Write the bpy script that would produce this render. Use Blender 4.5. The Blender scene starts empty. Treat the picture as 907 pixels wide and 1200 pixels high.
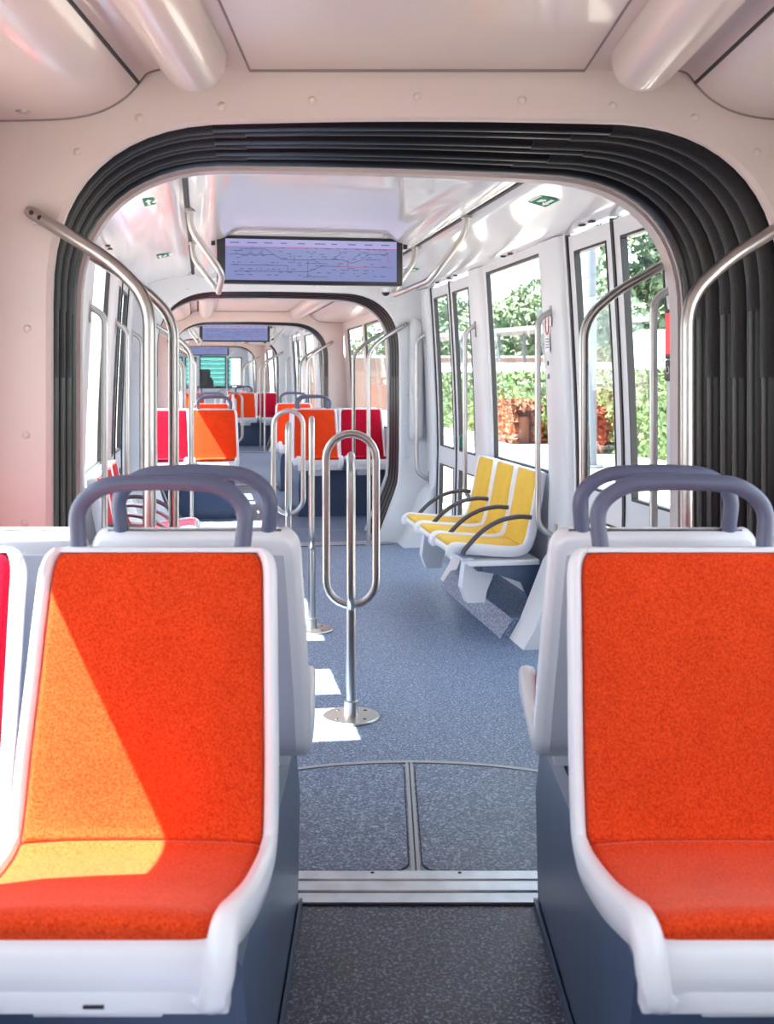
import bpy, bmesh, math, random
from mathutils import Vector, Matrix
random.seed(7)
PI = math.pi
S = bpy.context.scene
C = S.collection

# ------------------------------------------------------------ camera, world, sun, exposure
cd = bpy.data.cameras.new('camera'); cam = bpy.data.objects.new('camera', cd); C.objects.link(cam)
cam.location = (0, 0, 1.4); cam.rotation_euler = (PI/2, 0, 0)
cd.sensor_fit = 'HORIZONTAL'; cd.sensor_width = 36.0; cd.lens = 36.0*1260/907
cd.shift_x = 3.5/907; cd.shift_y = -159/907
cd.clip_start = 0.02; cd.clip_end = 400
cd.dof.use_dof = True; cd.dof.focus_distance = 5.0; cd.dof.aperture_fstop = 8.0
S.camera = cam

W = bpy.data.worlds.new('sky'); S.world = W; W.use_nodes = True
nt = W.node_tree; nt.nodes.clear()
wo = nt.nodes.new('ShaderNodeOutputWorld'); bg = nt.nodes.new('ShaderNodeBackground')
tc = nt.nodes.new('ShaderNodeTexCoord'); sx = nt.nodes.new('ShaderNodeSeparateXYZ'); cr = nt.nodes.new('ShaderNodeValToRGB')
cr.color_ramp.elements[0].position = 0.0; cr.color_ramp.elements[0].color = (0.84, 0.92, 1.0, 1)
cr.color_ramp.elements[1].position = 0.9; cr.color_ramp.elements[1].color = (0.66, 0.82, 1.0, 1)
nt.links.new(tc.outputs['Generated'], sx.inputs[0]); nt.links.new(sx.outputs['Z'], cr.inputs[0])
nt.links.new(cr.outputs[0], bg.inputs[0]); bg.inputs[1].default_value = 4.6
nt.links.new(bg.outputs[0], wo.inputs[0])

SUN = Vector((1, 0.13, -1.7)).normalized()
sd = bpy.data.lights.new('sun', 'SUN'); so = bpy.data.objects.new('sun', sd); C.objects.link(so)
sd.energy = 42; sd.angle = 0.006; sd.color = (1.0, 0.96, 0.90)
so.rotation_euler = SUN.to_track_quat('-Z', 'Y').to_euler()

S.view_settings.view_transform = 'Standard'; S.view_settings.look = 'None'
S.view_settings.exposure = 0.12; S.view_settings.gamma = 1.0
S.view_settings.use_curve_mapping = False
try:
    S.cycles.max_bounces = 14; S.cycles.diffuse_bounces = 8; S.cycles.glossy_bounces = 5
    S.cycles.transparent_max_bounces = 24; S.cycles.sample_clamp_indirect = 6.0
    S.cycles.use_denoising = True; S.cycles.caustics_reflective = False; S.cycles.caustics_refractive = False
except Exception: pass

# ------------------------------------------------------------ materials
def mat(name, col, rough=0.5, metal=0.0, var=0.05, scale=6.0, bump=0.0, bscale=200.0, coat=0.0, emit=None, es=0.0, spec=0.5, sheen=0.0):
    m = bpy.data.materials.new(name); m.use_nodes = True
    n = m.node_tree; b = n.nodes['Principled BSDF']
    t = n.nodes.new('ShaderNodeTexCoord'); ns = n.nodes.new('ShaderNodeTexNoise'); ns.inputs['Scale'].default_value = scale
    ns.inputs['Detail'].default_value = 3
    n.links.new(t.outputs['Object'], ns.inputs['Vector'])
    r = n.nodes.new('ShaderNodeValToRGB')
    r.color_ramp.elements[0].position = 0.3; r.color_ramp.elements[1].position = 0.7
    r.color_ramp.elements[0].color = tuple(c*(1-var) for c in col)+(1,)
    r.color_ramp.elements[1].color = tuple(min(1, c*(1+var)) for c in col)+(1,)
    n.links.new(ns.outputs['Fac'], r.inputs[0]); n.links.new(r.outputs[0], b.inputs['Base Color'])
    b.inputs['Roughness'].default_value = rough; b.inputs['Metallic'].default_value = metal
    b.inputs['Specular IOR Level'].default_value = spec
    if coat: b.inputs['Coat Weight'].default_value = coat; b.inputs['Coat Roughness'].default_value = 0.06
    if sheen: b.inputs['Sheen Weight'].default_value = sheen; b.inputs['Sheen Roughness'].default_value = 0.4
    if bump:
        n2 = n.nodes.new('ShaderNodeTexNoise'); n2.inputs['Scale'].default_value = bscale; n2.inputs['Detail'].default_value = 2
        bp = n.nodes.new('ShaderNodeBump'); bp.inputs['Strength'].default_value = bump; bp.inputs['Distance'].default_value = 0.002
        n.links.new(t.outputs['Object'], n2.inputs['Vector']); n.links.new(n2.outputs['Fac'], bp.inputs['Height']); n.links.new(bp.outputs[0], b.inputs['Normal'])
    if emit: b.inputs['Emission Color'].default_value = emit+(1,); b.inputs['Emission Strength'].default_value = es
    return m

def fabric(name, col, dark):
    m = bpy.data.materials.new(name); m.use_nodes = True
    n = m.node_tree; b = n.nodes['Principled BSDF']; L = n.links.new
    t = n.nodes.new('ShaderNodeTexCoord')
    a = n.nodes.new('ShaderNodeTexNoise'); a.inputs['Scale'].default_value = 260; a.inputs['Detail'].default_value = 2
    c = n.nodes.new('ShaderNodeTexNoise'); c.inputs['Scale'].default_value = 9; c.inputs['Detail'].default_value = 4
    L(t.outputs['Object'], a.inputs['Vector']); L(t.outputs['Object'], c.inputs['Vector'])
    r = n.nodes.new('ShaderNodeValToRGB'); r.color_ramp.elements[0].position = 0.32; r.color_ramp.elements[1].position = 0.66
    r.color_ramp.elements[0].color = dark+(1,); r.color_ramp.elements[1].color = col+(1,)
    L(a.outputs['Fac'], r.inputs[0])
    mx = n.nodes.new('ShaderNodeMix'); mx.data_type = 'RGBA'; mx.blend_type = 'MULTIPLY'; mx.inputs[0].default_value = 0.25
    L(r.outputs[0], mx.inputs[6]); L(c.outputs['Fac'], mx.inputs[7]); L(mx.outputs[2], b.inputs['Base Color'])
    b.inputs['Roughness'].default_value = 0.95; b.inputs['Specular IOR Level'].default_value = 0.1
    b.inputs['Sheen Weight'].default_value = 0.35; b.inputs['Sheen Roughness'].default_value = 0.35
    b.inputs['Sheen Tint'].default_value = (1.0, 0.55, 0.45, 1)
    bp = n.nodes.new('ShaderNodeBump'); bp.inputs['Strength'].default_value = 0.5; bp.inputs['Distance'].default_value = 0.002
    L(a.outputs['Fac'], bp.inputs['Height']); L(bp.outputs[0], b.inputs['Normal'])
    return m

def floor_mat(name, base, fleck):
    m = bpy.data.materials.new(name); m.use_nodes = True
    n = m.node_tree; b = n.nodes['Principled BSDF']; L = n.links.new
    t = n.nodes.new('ShaderNodeTexCoord')
    a = n.nodes.new('ShaderNodeTexNoise'); a.inputs['Scale'].default_value = 125; a.inputs['Detail'].default_value = 2; a.inputs['Distortion'].default_value = 0.8
    L(t.outputs['Object'], a.inputs['Vector'])
    r = n.nodes.new('ShaderNodeValToRGB'); e = r.color_ramp.elements
    e[0].position = 0.36; e[0].color = tuple(x*0.55 for x in base)+(1,)
    e[1].position = 0.66; e[1].color = fleck+(1,)
    k = e.new(0.52); k.color = base+(1,)
    L(a.outputs['Fac'], r.inputs[0]); L(r.outputs[0], b.inputs['Base Color'])
    b.inputs['Roughness'].default_value = 0.42; b.inputs['Specular IOR Level'].default_value = 0.45
    return m

def glass_mat(name, tint, refl):
    m = bpy.data.materials.new(name); m.use_nodes = True
    n = m.node_tree; n.nodes.clear(); L = n.links.new
    o = n.nodes.new('ShaderNodeOutputMaterial'); mx = n.nodes.new('ShaderNodeMixShader')
    tr = n.nodes.new('ShaderNodeBsdfTransparent'); g = n.nodes.new('ShaderNodeBsdfGlossy'); lw = n.nodes.new('ShaderNodeLayerWeight')
    lw.inputs['Blend'].default_value = 0.5
    pw = n.nodes.new('ShaderNodeMath'); pw.operation = 'POWER'; pw.inputs[1].default_value = 4.5; L(lw.outputs['Facing'], pw.inputs[0])
    f = n.nodes.new('ShaderNodeMath'); f.operation = 'MULTIPLY_ADD'; f.inputs[1].default_value = 0.6; f.inputs[2].default_value = refl; L(pw.outputs[0], f.inputs[0])
    tr.inputs[0].default_value = tint+(1,); g.inputs['Roughness'].default_value = 0.02
    L(f.outputs[0], mx.inputs[0]); L(tr.outputs[0], mx.inputs[1]); L(g.outputs[0], mx.inputs[2]); L(mx.outputs[0], o.inputs[0])
    return m

M = dict(
 pink=mat('bounce_tinted_plastic', (0.59, 0.525, 0.515), 0.42, var=0.015, scale=2),  # off-white plastic; pink bounce from the red seats is painted into the colour
 pinkgloss=mat('bounce_tinted_gloss_plastic', (0.59, 0.525, 0.515), 0.28, var=0.015, scale=2, coat=0.4),  # glossy version, same seat bounce mixed into its base colour
 white=mat('white_wall_plastic', (0.70, 0.71, 0.735), 0.38, var=0.015, scale=2),
 gloss=mat('white_gloss_ceiling', (0.76, 0.76, 0.77), 0.16, var=0.01, scale=2, coat=0.6),
 shell=mat('white_seat_plastic', (0.80, 0.80, 0.84), 0.30, var=0.01, scale=3, coat=0.15),
 backp=mat('grey_back_panel', (0.60, 0.60, 0.66), 0.4, var=0.01, scale=3),
 orange=fabric('orange_fabric', (0.95, 0.090, 0.020), (0.66, 0.035, 0.006)),
 crimson=fabric('crimson_fabric', (0.60, 0.008, 0.04), (0.34, 0.003, 0.02)),
 yellow=fabric('yellow_fabric', (0.95, 0.66, 0.12), (0.74, 0.45, 0.05)),
 handle=mat('slate_blue_handle', (0.10, 0.11, 0.185), 0.38, var=0.03, bump=0.15, bscale=500),
 navy=mat('slate_blue_plinth', (0.055, 0.085, 0.16), 0.36, var=0.04),
 armrest=mat('dark_grey_armrest', (0.075, 0.072, 0.09), 0.45, var=0.04),
 steel=mat('brushed_steel', (0.50, 0.485, 0.475), 0.32, 1.0, var=0.03, scale=30),
 alu=mat('ribbed_aluminium', (0.52, 0.55, 0.60), 0.38, 1.0, var=0.12, scale=14),
 trimgrey=mat('grey_floor_strip', (0.42, 0.44, 0.47), 0.45, 0.3, var=0.04),
 rubber=mat('black_rubber', (0.012, 0.012, 0.014), 0.42, var=0.1),
 bellow=mat('black_bellows_fabric', (0.005, 0.005, 0.007), 0.33, var=0.2, scale=40, bump=0.25, bscale=160, spec=0.28),
 sleeve=mat('black_ribbed_sleeve', (0.010, 0.010, 0.012), 0.5, var=0.3, scale=120, bump=0.9, bscale=260, spec=0.3),
 gap=mat('dark_joint', (0.035, 0.03, 0.035), 0.7, var=0.1),
 seam=mat('grey_seam', (0.22, 0.19, 0.19), 0.7, var=0.05),
 floorA=floor_mat('speckled_floor', (0.135, 0.185, 0.295), (0.44, 0.54, 0.72)),
 floorD=floor_mat('speckled_dark_floor', (0.030, 0.037, 0.066), (0.27, 0.31, 0.44)),
 glass=glass_mat('window_glass', (0.93, 0.96, 0.95), 0.04),
 green=mat('green_sticker', (0.0, 0.19, 0.09), 0.75, var=0.03),
 lgreen=mat('green_knob', (0.0, 0.20, 0.12), 0.35, var=0.03),
 paper=mat('white_sticker', (0.85, 0.85, 0.85), 0.5, var=0.01),
 redink=mat('red_print', (0.65, 0.03, 0.03), 0.5, var=0.02),
 bluink=mat('grey_print', (0.18, 0.20, 0.25), 0.5, var=0.02),
 blackp=mat('black_plastic', (0.012, 0.013, 0.018), 0.3, var=0.05),
 screen=mat('lit_screen', (0.05, 0.05, 0.08), 0.12, var=0.02, emit=(0.19, 0.23, 0.46), es=0.9),
 screentop=mat('lit_screen_header', (0.05, 0.05, 0.08), 0.12, var=0.02, emit=(0.34, 0.33, 0.62), es=0.9),
 mapline=mat('map_line_dark', (0.02, 0.02, 0.04), 0.3, var=0.02, emit=(0.05, 0.06, 0.14), es=1.0),
 mapred=mat('map_line_red', (0.2, 0.02, 0.05), 0.3, var=0.02, emit=(0.22, 0.04, 0.10), es=1.0),
 redled=mat('red_lit_display', (0.3, 0.01, 0.01), 0.3, var=0.02, emit=(0.75, 0.02, 0.03), es=1.0),
 tread=mat('black_seat_foam', (0.01, 0.01, 0.012), 0.8, var=0.05),
 gravel=mat('gravel', (0.34, 0.30, 0.26), 0.95, var=0.35, scale=3.5, bump=0.8, bscale=8),
 grass=mat('pale_grass', (0.22, 0.30, 0.10), 0.95, var=0.35, scale=3),
 leaf=mat('hedge_leaf', (0.062, 0.115, 0.032), 0.7, var=0.5, scale=1.2),
 leafred=mat('rust_hedge_leaf', (0.20, 0.065, 0.022), 0.7, var=0.45, scale=1.2),
 leafd=mat('tree_leaf', (0.12, 0.19, 0.10), 0.7, var=0.4, scale=0.6),
 bark=mat('bark', (0.16, 0.12, 0.09), 0.9, var=0.2),
 mast=mat('galvanised_mast', (0.13, 0.16, 0.20), 0.5, 0.0, var=0.05),
 roof=mat('shelter_roof', (0.22, 0.24, 0.26), 0.6, var=0.04),
 tramw=mat('white_vehicle_paint', (0.55, 0.57, 0.60), 0.3, var=0.02),
 tramg=mat('vehicle_dark_glass', (0.05, 0.08, 0.11), 0.1, var=0.1),
 brick=mat('pinkish_wall', (0.22, 0.15, 0.125), 0.9, var=0.1),
 teal=mat('teal_shutter', (0.01, 0.13, 0.115), 0.5, var=0.06),
)

# ------------------------------------------------------------ mesh helpers
def tag(o, label=None, cat=None, group=None, kind=None):
    if label: o['label'] = label
    if cat: o['category'] = cat
    if group: o['group'] = group
    if kind: o['kind'] = kind
    return o

class MB:
    def __init__(s): s.v = []; s.f = []
    def add(s, vs, fs):
        k = len(s.v); s.v += [tuple(p) for p in vs]; s.f += [tuple(i+k for i in f) for f in fs]; return s
    def box(s, x0, x1, y0, y1, z0, z1, bev=0.0, seg=2):
        bm = bmesh.new(); bmesh.ops.create_cube(bm, size=1)
        for v in bm.verts:
            v.co = Vector(((x0+x1)/2+v.co.x*(x1-x0), (y0+y1)/2+v.co.y*(y1-y0), (z0+z1)/2+v.co.z*(z1-z0)))
        if bev: bmesh.ops.bevel(bm, geom=bm.edges[:]+bm.verts[:], offset=bev, segments=seg, affect='EDGES', profile=0.5)
        bm.verts.index_update(); s.add([v.co for v in bm.verts], [[v.index for v in f.verts] for f in bm.faces]); bm.free(); return s
    def loft(s, secs, closed=True, caps=True, ring=False):
        n = len(secs[0]); vs = [p for q in secs for p in q]; fs = []
        m = len(secs)
        for i in range(m if ring else m-1):
            i2 = (i+1) % m
            for j in range(n if closed else n-1):
                j2 = (j+1) % n; fs.append((i*n+j, i*n+j2, i2*n+j2, i2*n+j))
        if caps and closed and not ring:
            fs.append(tuple(range(n))[::-1]); fs.append(tuple((m-1)*n+j for j in range(n)))
        return s.add(vs, fs)
    def tube(s, pts, r, n=12, caps=True, ring=False, flat=1.0):
        pts = [Vector(p) for p in pts]; m = len(pts); secs = []
        rr = r if isinstance(r, (list, tuple)) else [r]*m
        def tg(i):
            if ring: return (pts[(i+1) % m]-pts[i-1]).normalized()
            a = pts[max(i-1, 0)]; b = pts[min(i+1, m-1)]; return (b-a).normalized()
        t = tg(0); up = Vector((0, 0, 1)) if abs(t.z) < 0.9 else Vector((0, 1, 0))
        nn = (up - t*up.dot(t)).normalized()
        for i in range(m):
            t = tg(i); nn = (nn - t*nn.dot(t)).normalized(); b = t.cross(nn)
            secs.append([pts[i]+(nn*math.cos(a)+b*math.sin(a)*flat)*rr[i] for a in [2*PI*k/n for k in range(n)]])
        return s.loft(secs, True, caps, ring)
    def prism(s, poly, axis, a, b):
        # poly: 2-D points, extruded along axis from a to b
        def P(p, t):
            return {'x': (t, p[0], p[1]), 'y': (p[0], t, p[1]), 'z': (p[0], p[1], t)}[axis]
        return s.loft([[P(p, a) for p in poly], [P(p, b) for p in poly]])
    def build(s, name, m, parent=None, M4=None, smooth=True, sharp=0.6):
        me = bpy.data.meshes.new(name); me.from_pydata(s.v, [], s.f)
        bm = bmesh.new(); bm.from_mesh(me); bmesh.ops.recalc_face_normals(bm, faces=bm.faces[:])
        for f in bm.faces: f.smooth = smooth
        if smooth:
            for e in bm.edges:
                if len(e.link_faces) == 2 and e.calc_face_angle(0) > sharp: e.smooth = False
        bm.to_mesh(me); bm.free(); me.update()
        me.materials.append(M[m] if isinstance(m, str) else m)
        o = bpy.data.objects.new(name, me); C.objects.link(o)
        if parent: o.parent = parent
        if M4 is not None: o.matrix_world = M4
        return o

def fillet(pts, r, n=6):
    pts = [Vector(p) for p in pts]; out = [pts[0]]
    for i in range(1, len(pts)-1):
        a, b, c = pts[i-1], pts[i], pts[i+1]
        d1 = (a-b); d2 = (c-b); rr = min(r, d1.length*0.49, d2.length*0.49)
        p = b+d1.normalized()*rr; q = b+d2.normalized()*rr
        for k in range(n+1):
            t = k/n; out.append(p*(1-t)**2+b*2*t*(1-t)+q*t*t)
    out.append(pts[-1]); return out

def catmull(P, n):
    P = [tuple(p) for p in P]; out = []
    for i in range(len(P)-1):
        p0 = P[max(i-1, 0)]; p1 = P[i]; p2 = P[i+1]; p3 = P[min(i+2, len(P)-1)]
        for k in range(n):
            t = k/n
            out.append(tuple(0.5*((2*b)+(-a+c)*t+(2*a-5*b+4*c-d)*t*t+(-a+3*b-3*c+d)*t**3) for a, b, c, d in zip(p0, p1, p2, p3)))
    out.append(P[-1]); return out

def thing(name, label, cat, M4=None, group=None):
    o = bpy.data.objects.new(name, None); C.objects.link(o); o.empty_display_size = 0.1
    if M4 is not None: o.matrix_world = M4
    return tag(o, label, cat, group)

KIDS = {}
def kids(o): return [c for c in C.objects if c.parent == o]
def dup(o, label=None, M4=None, parent=None, group=None):
    c = o.copy(); C.objects.link(c)
    if parent is not None: c.parent = parent
    if label: c['label'] = label
    if group: c['group'] = group
    if M4 is not None: c.matrix_world = M4
    for ch in kids(o):
        dup(ch, parent=c)
    return c

# ------------------------------------------------------------ tram layout (six sections joined by gangways)
PIV = [(0.09, -2.0), (0.09, 3.30), (-0.917, 9.25), (-1.77, 14.18), (-3.0, 20.1), (-4.0, 25.0), (-5.2, 31.0)]
SEC = 'ABCDEF'
MOD = {}; LEN = {}
for i, s_ in enumerate(SEC):
    a = Vector(PIV[i]); b = Vector(PIV[i+1]); d = b-a
    ang = math.atan2(-d.x, d.y)
    MOD[s_] = Matrix.Translation((a.x, a.y, 0)) @ Matrix.Rotation(ang, 4, 'Z'); LEN[s_] = d.length
def at(s_, u, v, z=0, rz=0): return MOD[s_] @ Matrix.Translation((u, v, z)) @ Matrix.Rotation(rz, 4, 'Z')
GAP = 0.37

def U(z):
    if z < 0.8: return 1.23+0.02*z/0.8
    return 1.25-0.06*((z-0.8)/1.3)**1.6

def panel(mb, side, v0, v1, z0, z1, holes, off=0.0, th=0.035, dz=0.16):
    vs = sorted(set([v0, v1]+[h[0] for h in holes]+[h[1] for h in holes]))
    vs = [v for v in vs if v0-1e-6 <= v <= v1+1e-6]
    zs = set([z0, z1]+[h[2] for h in holes]+[h[3] for h in holes])
    n = int((z1-z0)/dz)+1
    for k in range(1, n): zs.add(z0+(z1-z0)*k/n)
    zs = sorted(z for z in zs if z0-1e-6 <= z <= z1+1e-6)
    zz = [zs[0]]
    for z in zs[1:]:
        if z-zz[-1] > 1e-5: zz.append(z)
    zs = zz
    def solid(i, j):
        if i < 0 or j < 0 or i >= len(vs)-1 or j >= len(zs)-1: return False
        vc = (vs[i]+vs[i+1])/2; zc = (zs[j]+zs[j+1])/2
        return not any(h[0] < vc < h[1] and h[2] < zc < h[3] for h in holes)
    base = len(mb.v); idx = {}
    def P(i, j, o):
        k = (i, j, o)
        if k not in idx:
            idx[k] = len(mb.v); u = U(zs[j])+off+(th if o else 0)
            mb.v.append((side*u, vs[i], zs[j]))
        return idx[k]
    for i in range(len(vs)-1):
        for j in range(len(zs)-1):
            if not solid(i, j): continue
            for o in (0, 1): mb.f.append((P(i, j, o), P(i+1, j, o), P(i+1, j+1, o), P(i, j+1, o)))
            if not solid(i-1, j): mb.f.append((P(i, j, 0), P(i, j+1, 0), P(i, j+1, 1), P(i, j, 1)))
            if not solid(i+1, j): mb.f.append((P(i+1, j, 0), P(i+1, j+1, 0), P(i+1, j+1, 1), P(i+1, j, 1)))
            if not solid(i, j-1): mb.f.append((P(i, j, 0), P(i+1, j, 0), P(i+1, j, 1), P(i, j, 1)))
            if not solid(i, j+1): mb.f.append((P(i, j+1, 0), P(i+1, j+1, 0), P(i+1, j+1, 1), P(i, j+1, 1)))
    return mb

def pane(side, v0, v1, z0, z1, off):
    mb = MB(); n = 6
    mb.loft([[(side*(U(z0+(z1-z0)*k/n)+off), v0, z0+(z1-z0)*k/n), (side*(U(z0+(z1-z0)*k/n)+off), v1, z0+(z1-z0)*k/n)] for k in range(n+1)], closed=False)
    return mb

cnt = {'window': 0, 'door': 0, 'trim': 0}
def nm(k): cnt[k] += 1; return '%s_%d' % (k, cnt[k])
def struct(mb, name, m, M4=None, parent=None, **kw):
    o = mb.build(name, m, parent, M4, **kw)
    if parent is None: o['kind'] = 'structure'
    return o

def window(s_, side, v0, v1, z0, z1):
    o = bpy.data.objects.new(nm('window'), None); C.objects.link(o); o.matrix_world = MOD[s_]; o['kind'] = 'structure'
    g = 0.018
    panel(MB(), side, v0, v1, z0, z1, [(v0+g, v1-g, z0+g, z1-g)], off=0.004, th=0.024).build('window_gasket', 'rubber', o)
    pane(side, v0+g*.5, v1-g*.5, z0+g*.5, z1-g*.5, 0.018).build('window_pane', 'glass', o)
    return o

def door(s_, side, v0, v1, z1=2.13):
    o = bpy.data.objects.new(nm('door'), None); C.objects.link(o); o.matrix_world = MOD[s_]; o['kind'] = 'structure'
    mid = (v0+v1)/2; g = 0.02
    for a, b, first in ((v0, mid, True), (mid, v1, False)):
        a2 = a+g; b2 = b-g*0.6
        if not first: a2 = a+g*0.6; b2 = b-g
        h1 = (a2+0.075, b2-0.075, 0.84, 2.03); h2 = (a2+0.075, b2-0.075, 0.16, 0.70)
        lf = panel(MB(), side, a2, b2, 0.03, z1-0.02, [h1, h2], off=0.012, th=0.028).build('door_leaf', 'white', o)
        gs = MB()
        for h in (h1, h2): panel(gs, side, h[0], h[1], h[2], h[3], [(h[0]+.012, h[1]-.012, h[2]+.012, h[3]-.012)], off=0.008, th=0.03)
        gs.build('door_gasket', 'rubber', lf)
        gl = MB()
        for h in (h1, h2):
            p = pane(side, h[0]+.005, h[1]-.005, h[2]+.005, h[3]-.005, 0.022); gl.add(p.v, p.f)
        gl.build('door_glass', 'glass', lf)
    sm = MB()
    for a, b in ((v0, v0+g), (mid-g*.6, mid+g*.6), (v1-g, v1)): panel(sm, side, a, b, 0.02, z1-0.01, [], off=0.004, th=0.04)
    sm.build('door_seal', 'rubber', o)
    return o

# opening outline of a gangway (u, z), from floor left over the top to floor right
def outline(inset=0.0):
    Wd = 1.0; zt = 2.095; a, b, n = 0.53, 0.50, 2.5
    L = [(-0.80, 0.0), (-0.88, 0.21), (-0.96, 0.42), (-0.985, 0.50), (-0.995, 0.60)]
    for k in range(1, 6): L.append((-1.0, 0.6+(zt-b-0.6)*k/5))
    for k in range(1, 15):
        th = PI/2*k/14
        L.append((-(Wd-a)-a*math.cos(th)**(2/n), zt-b+b*math.sin(th)**(2/n)))
    for k in range(1, 5): L.append((-(Wd-a)*(1-k/5), zt+0.006*math.sin(PI/2*k/5)))
    R = [(-u, z) for u, z in reversed(L)]
    L = L+[(0, zt+0.006)]+R
    if inset:
        out = []
        for i, (u, z) in enumerate(L):
            a_ = L[max(i-1, 0)]; b_ = L[min(i+1, len(L)-1)]
            du, dz_ = b_[0]-a_[0], b_[1]-a_[1]; l = math.hypot(du, dz_)
            out.append((u+dz_/l*inset, z-du/l*inset if 0 < i < len(L)-1 else z))
        return out
    return L

def ceil_z(u, door_section):
    return 2.24

# ceiling cross-sections (|u|, z) from centre to wall, split by joints
CEIL_BOGIE = [(0, 2.232), (0.455, 2.232), (0.50, 2.232), (0.66, 2.232), (0.70, 2.236), (0.735, 2.225), (0.76, 2.195), (0.80, 2.155), (0.86, 2.122), (0.94, 2.104), (1.05, 2.098), (1.22, 2.096)]
CEIL_BOGIE = CEIL_BOGIE[:4]+catmull(CEIL_BOGIE[4:], 4)
CEIL_DOOR = [(0, 2.245), (0.40, 2.245), (0.45, 2.24), (0.49, 2.225), (0.53, 2.205), (0.58, 2.195), (0.63, 2.20), (0.67, 2.215), (0.70, 2.235), (0.72, 2.235), (0.735, 2.222), (0.80, 2.213), (0.90, 2.198), (1.0, 2.172), (1.08, 2.142), (1.14, 2.128), (1.22, 2.125)]

def section(s_, v0, v1, style, wins, doors, wm):
    M4 = MOD[s_]
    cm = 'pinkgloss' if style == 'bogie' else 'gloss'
    prof = CEIL_BOGIE if style == 'bogie' else CEIL_DOOR
    full = [(-u, z) for u, z in reversed(prof)]+prof[1:]
    mb = MB(); mb.loft([[(u, v0, z) for u, z in full], [(u, v1, z) for u, z in full]], closed=False)
    # roof above so that no light leaks
    mb.box(-1.27, 1.27, v0-0.05, v1+0.05, 2.30, 2.34)
    struct(mb, 'ceiling', cm, M4, sharp=0.9)
    # floor
    mb = MB(); mb.box(-1.24, 1.24, v0, v1, -0.06, 0)
    struct(mb, 'floor', 'floorD' if s_ == 'A' else 'floorA', M4)
    for side, nmn in ((-1, 'wall_left'), (1, 'wall_right')):
        holes = [w for w in wins]+[(a, b, 0.01, 2.13) for a, b in doors]
        struct(panel(MB(), side, v0, v1, -0.02, 2.30, holes), nmn, wm, M4)
        for w in wins: window(s_, side, *w)
        for a, b in doors: door(s_, side, a, b)

def bulkhead(s_, v, facing, wm):
    """wall with the arched gangway opening, at local v, 5 cm thick away from the section"""
    o1 = outline(0.0) if facing > 0 else [(u*1.04, z) for u, z in outline(0.0)]
    out = []
    cx, cz = 0.0, 1.2
    for (u, z) in o1:
        if z <= 0.0: out.append((math.copysign(1.23, u), 0.0)); continue
        if z < 1.6: out.append((math.copysign(U(z), u), z)); continue
        # project to the top corners
        tz = (2.29-1.55)/(z-1.55) if z > 1.56 else 99; tu = 1.20/abs(u) if abs(u) > 1e-4 else 99
        t = min(tz, tu); out.append((u*t, 1.55+(z-1.55)*t))
    mb = MB(); th = 0.03*(1 if facing > 0 else -1)
    r = 0.012
    ins = outline(-0.004)
    secs = []
    for (a, b) in zip(o1, out):
        # section: outer front, inner front, inner back, outer back
        secs.append([(b[0], v, b[1]), (a[0]*1.012, v, a[1]+(0.006 if a[1] > 1.6 else 0)), (a[0], v+th*0.35, a[1]), (a[0], v+th, a[1]), (b[0], v+th, b[1])])
    mb.loft(secs)
    return struct(mb, 'wall_far' if facing > 0 else 'wall_near', wm, MOD[s_], sharp=0.5)

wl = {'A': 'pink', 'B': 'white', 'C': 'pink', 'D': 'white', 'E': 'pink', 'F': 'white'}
DW = [(2.47, 3.60, 0.86, 2.08)]; DD = [(0.80, 2.03), (4.03, 5.35)]
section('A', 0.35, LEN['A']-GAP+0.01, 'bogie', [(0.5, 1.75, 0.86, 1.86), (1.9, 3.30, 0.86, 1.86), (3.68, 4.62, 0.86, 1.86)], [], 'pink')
section('B', GAP, LEN['B']-GAP, 'door', DW, DD, 'white')
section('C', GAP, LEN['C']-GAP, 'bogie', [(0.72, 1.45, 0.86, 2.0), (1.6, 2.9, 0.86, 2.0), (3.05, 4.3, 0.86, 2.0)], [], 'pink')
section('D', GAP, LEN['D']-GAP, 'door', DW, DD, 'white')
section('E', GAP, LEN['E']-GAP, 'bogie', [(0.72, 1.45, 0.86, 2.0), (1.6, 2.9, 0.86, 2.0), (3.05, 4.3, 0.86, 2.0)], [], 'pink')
section('F', GAP, 5.35, 'door', DW, [(0.80, 2.03)], 'white')
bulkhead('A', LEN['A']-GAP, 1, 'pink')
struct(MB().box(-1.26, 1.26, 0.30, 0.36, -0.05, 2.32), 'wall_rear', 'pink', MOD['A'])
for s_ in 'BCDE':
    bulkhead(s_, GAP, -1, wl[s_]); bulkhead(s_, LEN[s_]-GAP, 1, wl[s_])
bulkhead('F', GAP, -1, 'white')

# ceiling seams
def seam_lines():
    for s_ in SEC:
        v0 = GAP if s_ != 'A' else 0.4; v1 = LEN[s_]-GAP-0.01 if s_ != 'F' else 5.34
        if s_ in 'ACE':
            mb = MB()
            for sd_ in (-1, 1): mb.box(sd_*0.455-0.0025, sd_*0.455+0.0025, v0, v1-0.0, 2.2295, 2.2325)
            mb.box(-0.455, 0.455, v1-0.006, v1, 2.226, 2.2325)
            for sd_ in (-1, 1): mb.tube([(sd_*u, v1+0.005, z-0.001) for u, z in CEIL_BOGIE[4:]], 0.0035, 6)
            struct(mb, nm('trim'), 'seam', MOD[s_])
            mb = MB()
            for sd_ in (-1, 1):
                mb.box(sd_*0.675-0.010, sd_*0.675+0.010, v0, v1, 2.228, 2.236) 
                mb.tube([(sd_*0.757, v0, 2.1975), (sd_*0.757, v1, 2.1975)], 0.0052, 6)
            struct(mb, nm('trim'), 'gap', MOD[s_])
        else:
            mb = MB()
            for sd_ in (-1, 1): mb.box(sd_*0.712-0.010, sd_*0.712+0.010, v0, v1, 2.228, 2.234)
            struct(mb, nm('trim'), 'gap', MOD[s_])
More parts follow.
